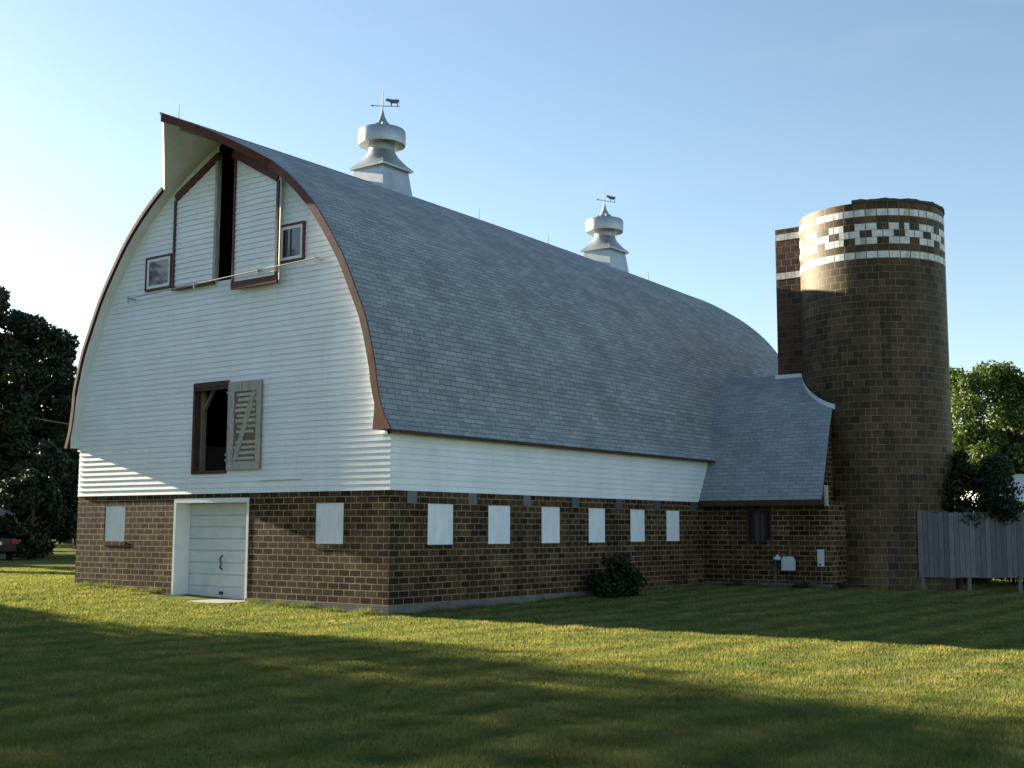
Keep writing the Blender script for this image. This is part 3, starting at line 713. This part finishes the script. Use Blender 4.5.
# chute on the barn side
mb = MB(); cx0, cx1, cy0, cy1 = 1.2, 2.3, 15.95, 17.15
wall_holes(mb, cx0, cx1, 4.6, ZT-.05, [], lambda u, v, d: (u, cy0+d, v), .1)
for f, in zip(range(len(mb.f))): pass
mb.face([(cx0, cy1, 4.6), (cx0, cy0, 4.6), (cx0, cy0, ZT-.05), (cx0, cy1, ZT-.05)]); mb.face([(cx1, cy1, 4.6), (cx0, cy1, 4.6), (cx0, cy1, ZT-.05), (cx1, cy1, ZT-.05)])
mb.face([(cx0, cy0, ZT-.05), (cx1, cy0, ZT-.05), (cx1, cy1, ZT-.05), (cx0, cy1, ZT-.05)])
mb.uv = [(u, v-9.04+20) for u, v in mb.uv]
ch = mb.build('chute', CHUTE, silo)
for zz in (9.04, 10.24):
    mb = MB()
    for k in range(3): mb.box(cx0-.006 if k == 0 else cx0+k*.3067+.004, cx0+(k+1)*.3067-.004, cy0-.006, cy0+.02, zz+.006, zz+.194)
    for k in range(4): mb.box(cx0-.006, cx0+.02, cy0+.021+k*.295, cy0+.013+(k+1)*.295, zz+.006, zz+.194)
    mb.build('chute_white_band', TILEW, ch)

# ------------------------------------------------------------------ plants
def leaves(centres, radii, n, size, flat=.0, up=.15):
    """n leaf quads in clumps round the given centres"""
    centres = np.asarray(centres); radii = np.asarray(radii)
    pr = radii**2; idx = rng.choice(len(centres), n, p=pr/pr.sum())
    d = rng.normal(size=(n, 3)); d /= np.linalg.norm(d, axis=1)[:, None]
    r = radii[idx]*(rng.random(n)**.45)
    c = centres[idx]+d*r[:, None]*np.array([1, 1, .75])
    nrm = d*.7+rng.normal(size=(n, 3))*.7; nrm[:, 2] += up; nrm /= np.linalg.norm(nrm, axis=1)[:, None]
    a = np.cross(nrm, rng.normal(size=(n, 3))); a /= np.linalg.norm(a, axis=1)[:, None]; b = np.cross(nrm, a)
    s = size*(.6+.8*rng.random(n))[:, None]
    V = np.stack([c-a*s, c+b*s*.5, c+a*s, c-b*s*.5], 1)
    return V.reshape(-1, 3), np.arange(4*n).reshape(n, 4)
def tree(name, base, height, crown, label, mat, n=26000, size=.16, clumps=70, trunk_r=.25, group=None, crown_low=.25, clump_r=(.5, 1.1), cat='tree', thin=None):
    """crown: (rx, ry) half-widths; irregular crown with gaps between clumps"""
    base = np.array([base[0], base[1], float(ground_z(base[0], base[1]))])
    t = thing(name, base, label, cat, group)
    cz0, cz1 = height*crown_low, height
    C, Rr = [], []
    for _ in range(clumps):
        while True:
            p = rng.uniform(-1, 1, 3)
            if np.linalg.norm(p) < 1 and np.linalg.norm(p) > .25: break
        lob = 1+.16*math.sin(math.atan2(p[1], p[0])*3+base[0])+.10*math.sin(math.atan2(p[1], p[0])*5+base[1])
        f = 1-.35*max(0, p[2])
        C.append(base+[p[0]*crown[0]*lob*f, p[1]*crown[1]*lob*f, (cz0+cz1)/2+p[2]*(cz1-cz0)/2-.2]); Rr.append(rng.uniform(*clump_r))
    V, F = leaves(C, Rr, n, size)
    keep = V[:, 2].reshape(-1, 4).min(1) > base[2]+.05
    if thin:                                                    # open, airy top
        zc = V[:, 2].reshape(-1, 4).mean(1)-base[2]; keep &= rng.random(len(zc)) < np.clip(1-(zc-thin[0])/(thin[1]-thin[0]), thin[2], 1)
    raw_mesh('crown', V, F[keep], mat, t)
    mb = MB(); top = base+[0, 0, cz0+(cz1-cz0)*.6]
    bend = rng.normal(0, .15, 2)
    tp = [base-[0, 0, .2], base+[bend[0]*.3, bend[1]*.3, height*.15], base+[bend[0], bend[1], height*.35], top]
    mb.tube(tp, [trunk_r*1.3, trunk_r, trunk_r*.75, trunk_r*.25], 9)
    for k in range(min(14, clumps)):
        c = C[k]; s = tp[1]+(tp[3]-tp[1])*rng.uniform(.25, .9)
        mid = (s+c)/2+[0, 0, .15*np.linalg.norm(c-s)*.5]
        mb.tube([s, mid, c], [trunk_r*.38, trunk_r*.24, trunk_r*.08], 6, False)
    mb.build('trunk', BARK, t, merge=False)
    return t
def shrub(name, base, rx, ry, h, label, mat, n=5000, size=.05, clumps=26, group=None, cat='shrub', z0=0):
    base = np.array([base[0], base[1], float(ground_z(base[0], base[1]))+z0])
    t = thing(name, base, label, cat, group); C, Rr = [], []
    for _ in range(clumps):
        a = rng.uniform(0, 2*math.pi); r = rng.random()**.5; zz = rng.uniform(.12, 1)*h*(1-.45*r*r)
        C.append(base+[rx*r*math.cos(a)*.85, ry*r*math.sin(a)*.85, zz*.92]); Rr.append(rng.uniform(.16, .30)*h)
    V, F = leaves(C, Rr, n, size, up=.3)
    raw_mesh('foliage', V, F[V[:, 2].reshape(-1, 4).min(1) > base[2]-.02], mat, t)
    mb = MB()
    for c in C[:12]: mb.tube([base+[(c[0]-base[0])*.2, (c[1]-base[1])*.2, -.05], (base+c)/2+[0, 0, .05], c], [.02, .014, .006], 5, False)
    mb.build('stems', BARK, t, merge=False); return t
# dark trees beyond the left end of the barn
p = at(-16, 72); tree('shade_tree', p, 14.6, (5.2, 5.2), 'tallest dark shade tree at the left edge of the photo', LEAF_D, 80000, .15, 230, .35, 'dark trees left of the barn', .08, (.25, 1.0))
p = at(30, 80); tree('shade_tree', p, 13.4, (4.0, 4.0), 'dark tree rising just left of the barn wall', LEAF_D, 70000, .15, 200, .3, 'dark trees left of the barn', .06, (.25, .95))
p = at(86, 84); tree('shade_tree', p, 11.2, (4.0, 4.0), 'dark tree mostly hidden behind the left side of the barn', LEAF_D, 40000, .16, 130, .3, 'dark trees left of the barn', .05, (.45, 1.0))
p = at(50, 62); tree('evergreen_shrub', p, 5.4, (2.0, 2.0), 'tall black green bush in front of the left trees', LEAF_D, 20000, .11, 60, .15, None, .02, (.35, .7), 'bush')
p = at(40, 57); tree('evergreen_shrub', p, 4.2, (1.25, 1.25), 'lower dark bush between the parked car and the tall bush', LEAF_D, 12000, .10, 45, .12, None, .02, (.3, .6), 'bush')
for k, (px, dd, hh_) in enumerate(((-40, 110, 15), (20, 115, 13.5), (75, 112, 12))):
    p = at(px, dd); tree('shade_tree', p, hh_, (6, 6), ['far tree behind the tallest dark tree at the left edge', 'far tree seen through gaps of the left trees', 'far tree behind the tree beside the barn'][k], LEAF_G, 16000, .30, 70, .3, 'distant trees on the left', .08, (.8, 1.6))
# sunlit tree right of the silo
p = at(980, 66); tree('leafy_tree', p, 10.2, (4.4, 4.4), 'sunlit yellow green tree behind the fence beside the silo', LEAF_G, 60000, .11, 200, .28, 'trees right of the silo', .15, (.5, 1.0))
p = at(1052, 68); tree('leafy_tree', p, 9.0, (3.6, 3.6), 'green tree cut by the right edge of the photo', LEAF_G, 22000, .15, 90, .28, 'trees right of the silo', .12, (.5, 1.0))
p = at(952, 36.9); tree('overhanging_bush', p, 4.05, (1.95, .8), 'dark bush leaning over the wooden fence against the silo', LEAF_D, 34000, .05, 110, .09, None, .42, (.22, .45), 'bush')
shrub('wall_shrub', (.62, 7.55), .55, .62, 1.12, 'round dark shrub growing against the brown block side wall', LEAF_D, 6500, .045, 34)
for k, (x, y, r, h) in enumerate(((3.0, 13.02, .3, .28), (3.75, 13.75, .35, .38), (1.1, 13.05, .3, .2))):
    shrub('weed_clump', (x, y), r, r*.6, h, ['low weed clump below the gas meter', 'weed clump in the corner of annex and silo', 'small weeds under the annex window'][k], LEAF_S, 700, .035, 9, 'weeds along the annex wall', 'weeds')

p = at(-110, 54); tree('shade_tree', p, 11, (3.4, 3.4), 'unseen tree added left of the parked car to shade it', LEAF_D, 14000, .22, 60, .3, 'dark trees left of the barn', .06, (.6, 1.2))  # unseen tree, added on the sun side to keep the car in shade
for k, (px, dd) in enumerate(((955, 40.5), (1003, 41), (1050, 41.5))):  # shrubs added so the gap under the fence looks dark
    shrub('gap_filler_shrub', at(px, dd), 1.3, .8, 1.6, ['shrub added to darken the fence gap next to the silo', 'shrub added to darken the gap under the middle of the fence', 'shrub added to darken the fence gap at the right edge'][k], LEAF_S, 4000, .08, 26, 'shrubs added to darken the fence gap')
# trees off the left of the picture that shade the front lawn
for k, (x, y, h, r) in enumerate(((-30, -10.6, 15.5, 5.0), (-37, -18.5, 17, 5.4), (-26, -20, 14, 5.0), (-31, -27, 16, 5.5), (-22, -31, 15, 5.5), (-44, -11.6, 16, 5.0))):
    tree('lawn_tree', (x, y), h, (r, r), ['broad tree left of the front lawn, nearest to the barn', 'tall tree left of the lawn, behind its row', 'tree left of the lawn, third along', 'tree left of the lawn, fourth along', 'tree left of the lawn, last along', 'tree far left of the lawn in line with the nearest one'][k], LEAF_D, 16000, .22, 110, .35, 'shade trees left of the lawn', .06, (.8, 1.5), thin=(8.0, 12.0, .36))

# ------------------------------------------------------------------ fence
fa = np.array([5.50, 15.16]); fd = np.array([.805, .593]); fd /= np.linalg.norm(fd); fn = np.array([fd[1], -fd[0]])
fence = thing('wooden_fence', (fa[0], fa[1], -.2), 'grey weathered board fence raised on posts right of the silo', 'fence')
mb = MB(); s = 0; up3 = np.array([0, 0, 1.0])
while s < 9.5:
    wd = .142+random.uniform(-.004, .004); zt_ = 2.0+random.uniform(-.025, .03); p = fa+fd*(s+wd/2)
    mb.bar((p[0], p[1], .24+random.uniform(-.012, .012)), (p[0], p[1], zt_), (fd[0]*(wd-.008), fd[1]*(wd-.008), 0), (fn[0]*.022, fn[1]*.022, 0)); s += wd
mb.build('board_panel', FENCE, fence)
for zz in (.5, 1.7):
    mb = MB(); p, q = fa-fn*.035, fa+fd*9.5-fn*.035; mb.bar((*p, zz), (*q, zz), (fn[0]*.04, fn[1]*.04, 0), (0, 0, .09)); mb.build('rail', GREYWOOD, fence)
for s in (.12, 1.38, 2.75, 4.1, 5.5, 6.9, 8.3):
    p = fa+fd*s-fn*.1; mb = MB(); mb.bar((*p, -.5), (*p, 1.9), (fd[0]*.1, fd[1]*.1, 0), (fn[0]*.1, fn[1]*.1, 0)); mb.build('post', FENCE, fence)

# ------------------------------------------------------------------ meters on the annex wall
gm = thing('gas_meter', (2.62, 13.2, 0), 'pale grey gas meter with pipe and regulator on the annex wall', 'gas meter')
mb = MB(); mb.box(2.5, 2.82, 13.0, 13.2, .42, .72); mb.box(2.53, 2.79, 13.02, 13.18, .72, .79); mb.box(2.56, 2.76, 12.985, 13.0, .52, .66)
mt = mb.build('meter_body', METERG, gm)
mb = MB(); mb.lathe((2.34, 13.12, .72), [(0, -.03), (.11, -.03), (.13, 0), (.11, .05), (.05, .07), (.04, .12), (0, .12)], 18); mb.build('regulator', METERG, gm)
mb = MB(); mb.tube([(2.26, 13.14, -.2), (2.26, 13.14, .72), (2.34, 13.12, .75), (2.48, 13.1, .86), (2.6, 13.1, .84), (2.6, 13.1, .76)], .024, 7); mb.tube([(2.72, 13.1, .76), (2.72, 13.1, 1.0), (2.72, 13.31, 1.02)], .024, 7); mb.build('pipe', PIPEG, gm)
eb = thing('utility_box', (3.46, 13.25, .5), 'narrow white utility box beside the gas meter on the annex wall', 'utility box')
mb = MB(); mb.box(3.46, 3.60, 13.17, 13.3, .54, .96); mb.box(3.45, 3.61, 13.16, 13.3, .96, .99); mb.build('cabinet', METERG, eb)
mb = MB(); mb.tube([(3.53, 13.25, -.1), (3.53, 13.25, .54)], .02, 7); mb.box(3.50, 3.56, 13.16, 13.17, .56, .62); mb.build('thin_tube', PIPEG, eb)

# ------------------------------------------------------------------ slab, cable, car, far buildings
mb = MB(); mb.box(-6.95, -3.95, -.95, .44, -.3, -.06); o = mb.build('concrete_path', SLABM); tag(o, 'concrete apron in front of the garage door', 'slab', kind='structure')
mb = MB(); A = np.array([-10.62, .6, 4.05]); B = at(-60, 60, 7.6); pts = [A+(B-A)*t-np.array([0, 0, .9*t*(1-t)]) for t in np.linspace(0, 1, 18)]
mb.tube(pts, .012, 5, False); o = mb.build('power_cable', WIRE, origin=A, merge=False); tag(o, 'thin power cable running from the left eave of the barn into the trees', 'cable')
mb = MB(); A2 = np.array([-10.5, .05, 3.3]); pts = [A2, A2+[-.2, .3, -.12], A2+[-.5, .8, -.22], A2+[-.8, 1.2, -.2], A2+[-1.3, 1.9, -.35]]
mb.tube(pts, .012, 5); o = mb.build('loose_wire', TIMBER, origin=A2, merge=False); tag(o, 'loose pale wire drooping from the left eave of the barn', 'wire')

def car():
    c = at(3, 56.0); f = np.array([c[0]-CAM[0], c[1]-CAM[1]]); f /= np.linalg.norm(f); ang = R_(10)
    f = np.array([f[0]*math.cos(ang)-f[1]*math.sin(ang), f[0]*math.sin(ang)+f[1]*math.cos(ang)]); r = np.array([f[1], -f[0]])
    z0 = float(ground_z(c[0], c[1]))
    t = thing('parked_car', (c[0], c[1], z0), 'dark sedan parked at the left edge, seen from behind', 'car')
    Pt = lambda s, l, z: (c[0]+f[0]*l+r[0]*s, c[1]+f[1]*l+r[1]*s, z0+z)
    pf = [(0, .42), (-.03, .62), (.02, .92), (.12, 1.0), (.75, 1.04), (1.45, 1.40), (2.1, 1.46), (2.75, 1.40), (3.45, 1.0), (4.3, .88), (4.55, .7), (4.55, .4), (4.4, .28), (.15, .28)]
    mb = MB(); secs = []
    for s, k in ((-.88, .93), (-.82, .99), (-.5, 1), (.5, 1), (.82, .99), (.88, .93)):
        secs.append([Pt(s*(1-.22*max(0, z-1.0)/.46), 2.2+(l-2.2)*k, .3+(z-.3)*(1 if abs(s) < .6 else .985 if abs(s) < .85 else .95)) for l, z in pf])
    for A, B in zip(secs, secs[1:]):
        for k in range(len(pf)): mb.face([A[k], A[(k+1) % len(pf)], B[(k+1) % len(pf)], B[k]], [(0, 0)]*4, 0, True)
    mb.face(secs[0]); mb.face(secs[-1][::-1]); body = mb.build('body', CARP, t)
    mb = MB(); q = [(-.55, .84, 1.10), (.55, .84, 1.10), (.50, 1.40, 1.395), (-.50, 1.40, 1.395)]; mb.face([Pt(a, b, z+.012) for a, b, z in q]); mb.build('rear_window', DARK, t)
    for s in (-1, 1):
        mb = MB(); mb.bar(Pt(s*.74, -.045, .70), Pt(s*.74, -.045, .90), (r[0]*.2, r[1]*.2, 0), (f[0]*.06, f[1]*.06, 0)); mb.build('tail_light', TAIL, t)
        for l in (.85, 3.65):
            w0, w1 = np.array(Pt(s*.86, l, .31)), np.array(Pt(s*.66, l, .31)); mb = MB(); mb.tube([w0, w1], .31, 18); wh = mb.build('wheel', RUB, t)
            mb = MB(); mb.tube([w0+(w0-w1)*.04, w0], .19, 14); mb.build('rim', GALV, wh)
    mb = MB(); mb.bar(Pt(-.26, -.05, .72), Pt(.26, -.05, .72), (0, 0, .13), (f[0]*.03, f[1]*.03, 0)); mb.build('number_plate', WHITE, t)
    mb = MB(); mb.bar(Pt(-.85, -.04, .48), Pt(.85, -.04, .48), (0, 0, .18), (f[0]*.1, f[1]*.1, 0)); mb.build('bumper', CARP, t)
car()
def house(name, pxc, dist, w_, dp, hw, hr, label, wallm, roofm, cat, turn=0):
    c = at(pxc, dist); f = np.array([c[0]-CAM[0], c[1]-CAM[1]]); f /= np.linalg.norm(f)
    f = np.array([f[0]*math.cos(turn)-f[1]*math.sin(turn), f[0]*math.sin(turn)+f[1]*math.cos(turn)]); r = np.array([f[1], -f[0]]); z0 = float(ground_z(c[0], c[1]))
    t = thing(name, (c[0], c[1], z0), label, cat)
    Pt = lambda s, l, z: (c[0]+f[0]*l+r[0]*s, c[1]+f[1]*l+r[1]*s, z0+z)
    h2 = w_/2; mb = MB()
    for a, b in (((-h2, 0), (h2, 0)), ((h2, 0), (h2, dp)), ((h2, dp), (-h2, dp)), ((-h2, dp), (-h2, 0))): mb.face([Pt(*a, -.3), Pt(*b, -.3), Pt(*b, hw), Pt(*a, hw)])
    for s in (-h2, h2): mb.face([Pt(s, 0, hw), Pt(s, dp, hw), Pt(s, dp/2, hr-.05)])
    mb.build('wall', wallm, t)
    mb = MB(); e = .45
    for l0, l1 in ((-e, dp/2), (dp+e, dp/2)):
        za = hw-.12*1
        A, B, C_, D = Pt(-h2-e, l0, za), Pt(h2+e, l0, za), Pt(h2+e, l1, hr), Pt(-h2-e, l1, hr)
        up = np.array([0, 0, .16])
        mb.face([A, B, C_, D]); mb.face([np.array(x)+up for x in (A, B, C_, D)]); mb.face([A, B, np.array(B)+up, np.array(A)+up])
        for p, q in ((A, D), (B, C_)): mb.face([p, q, np.array(q)+up, np.array(p)+up])
    mb.build('roof', roofm, t)
    mb = MB(); mb.bar(Pt(-h2*.3, -.03, 1.0), Pt(-h2*.3, -.03, 2.1), (r[0]*.9, r[1]*.9, 0), (f[0]*.06, f[1]*.06, 0)); mb.build('window', DARK, t)
    return t
house('garage_building', -58, 60, 7.0, 6, 3.0, 3.05, 'pale grey blue outbuilding with a tan eave behind the parked car', HOUSEW, HROOF, 'outbuilding', R_(-8))
house('cream_shed', 1052, 60, 7.0, 5, 2.9, 4.0, 'cream shed half hidden behind the fence at the right edge', CREAM, CREAM, 'shed', R_(38))
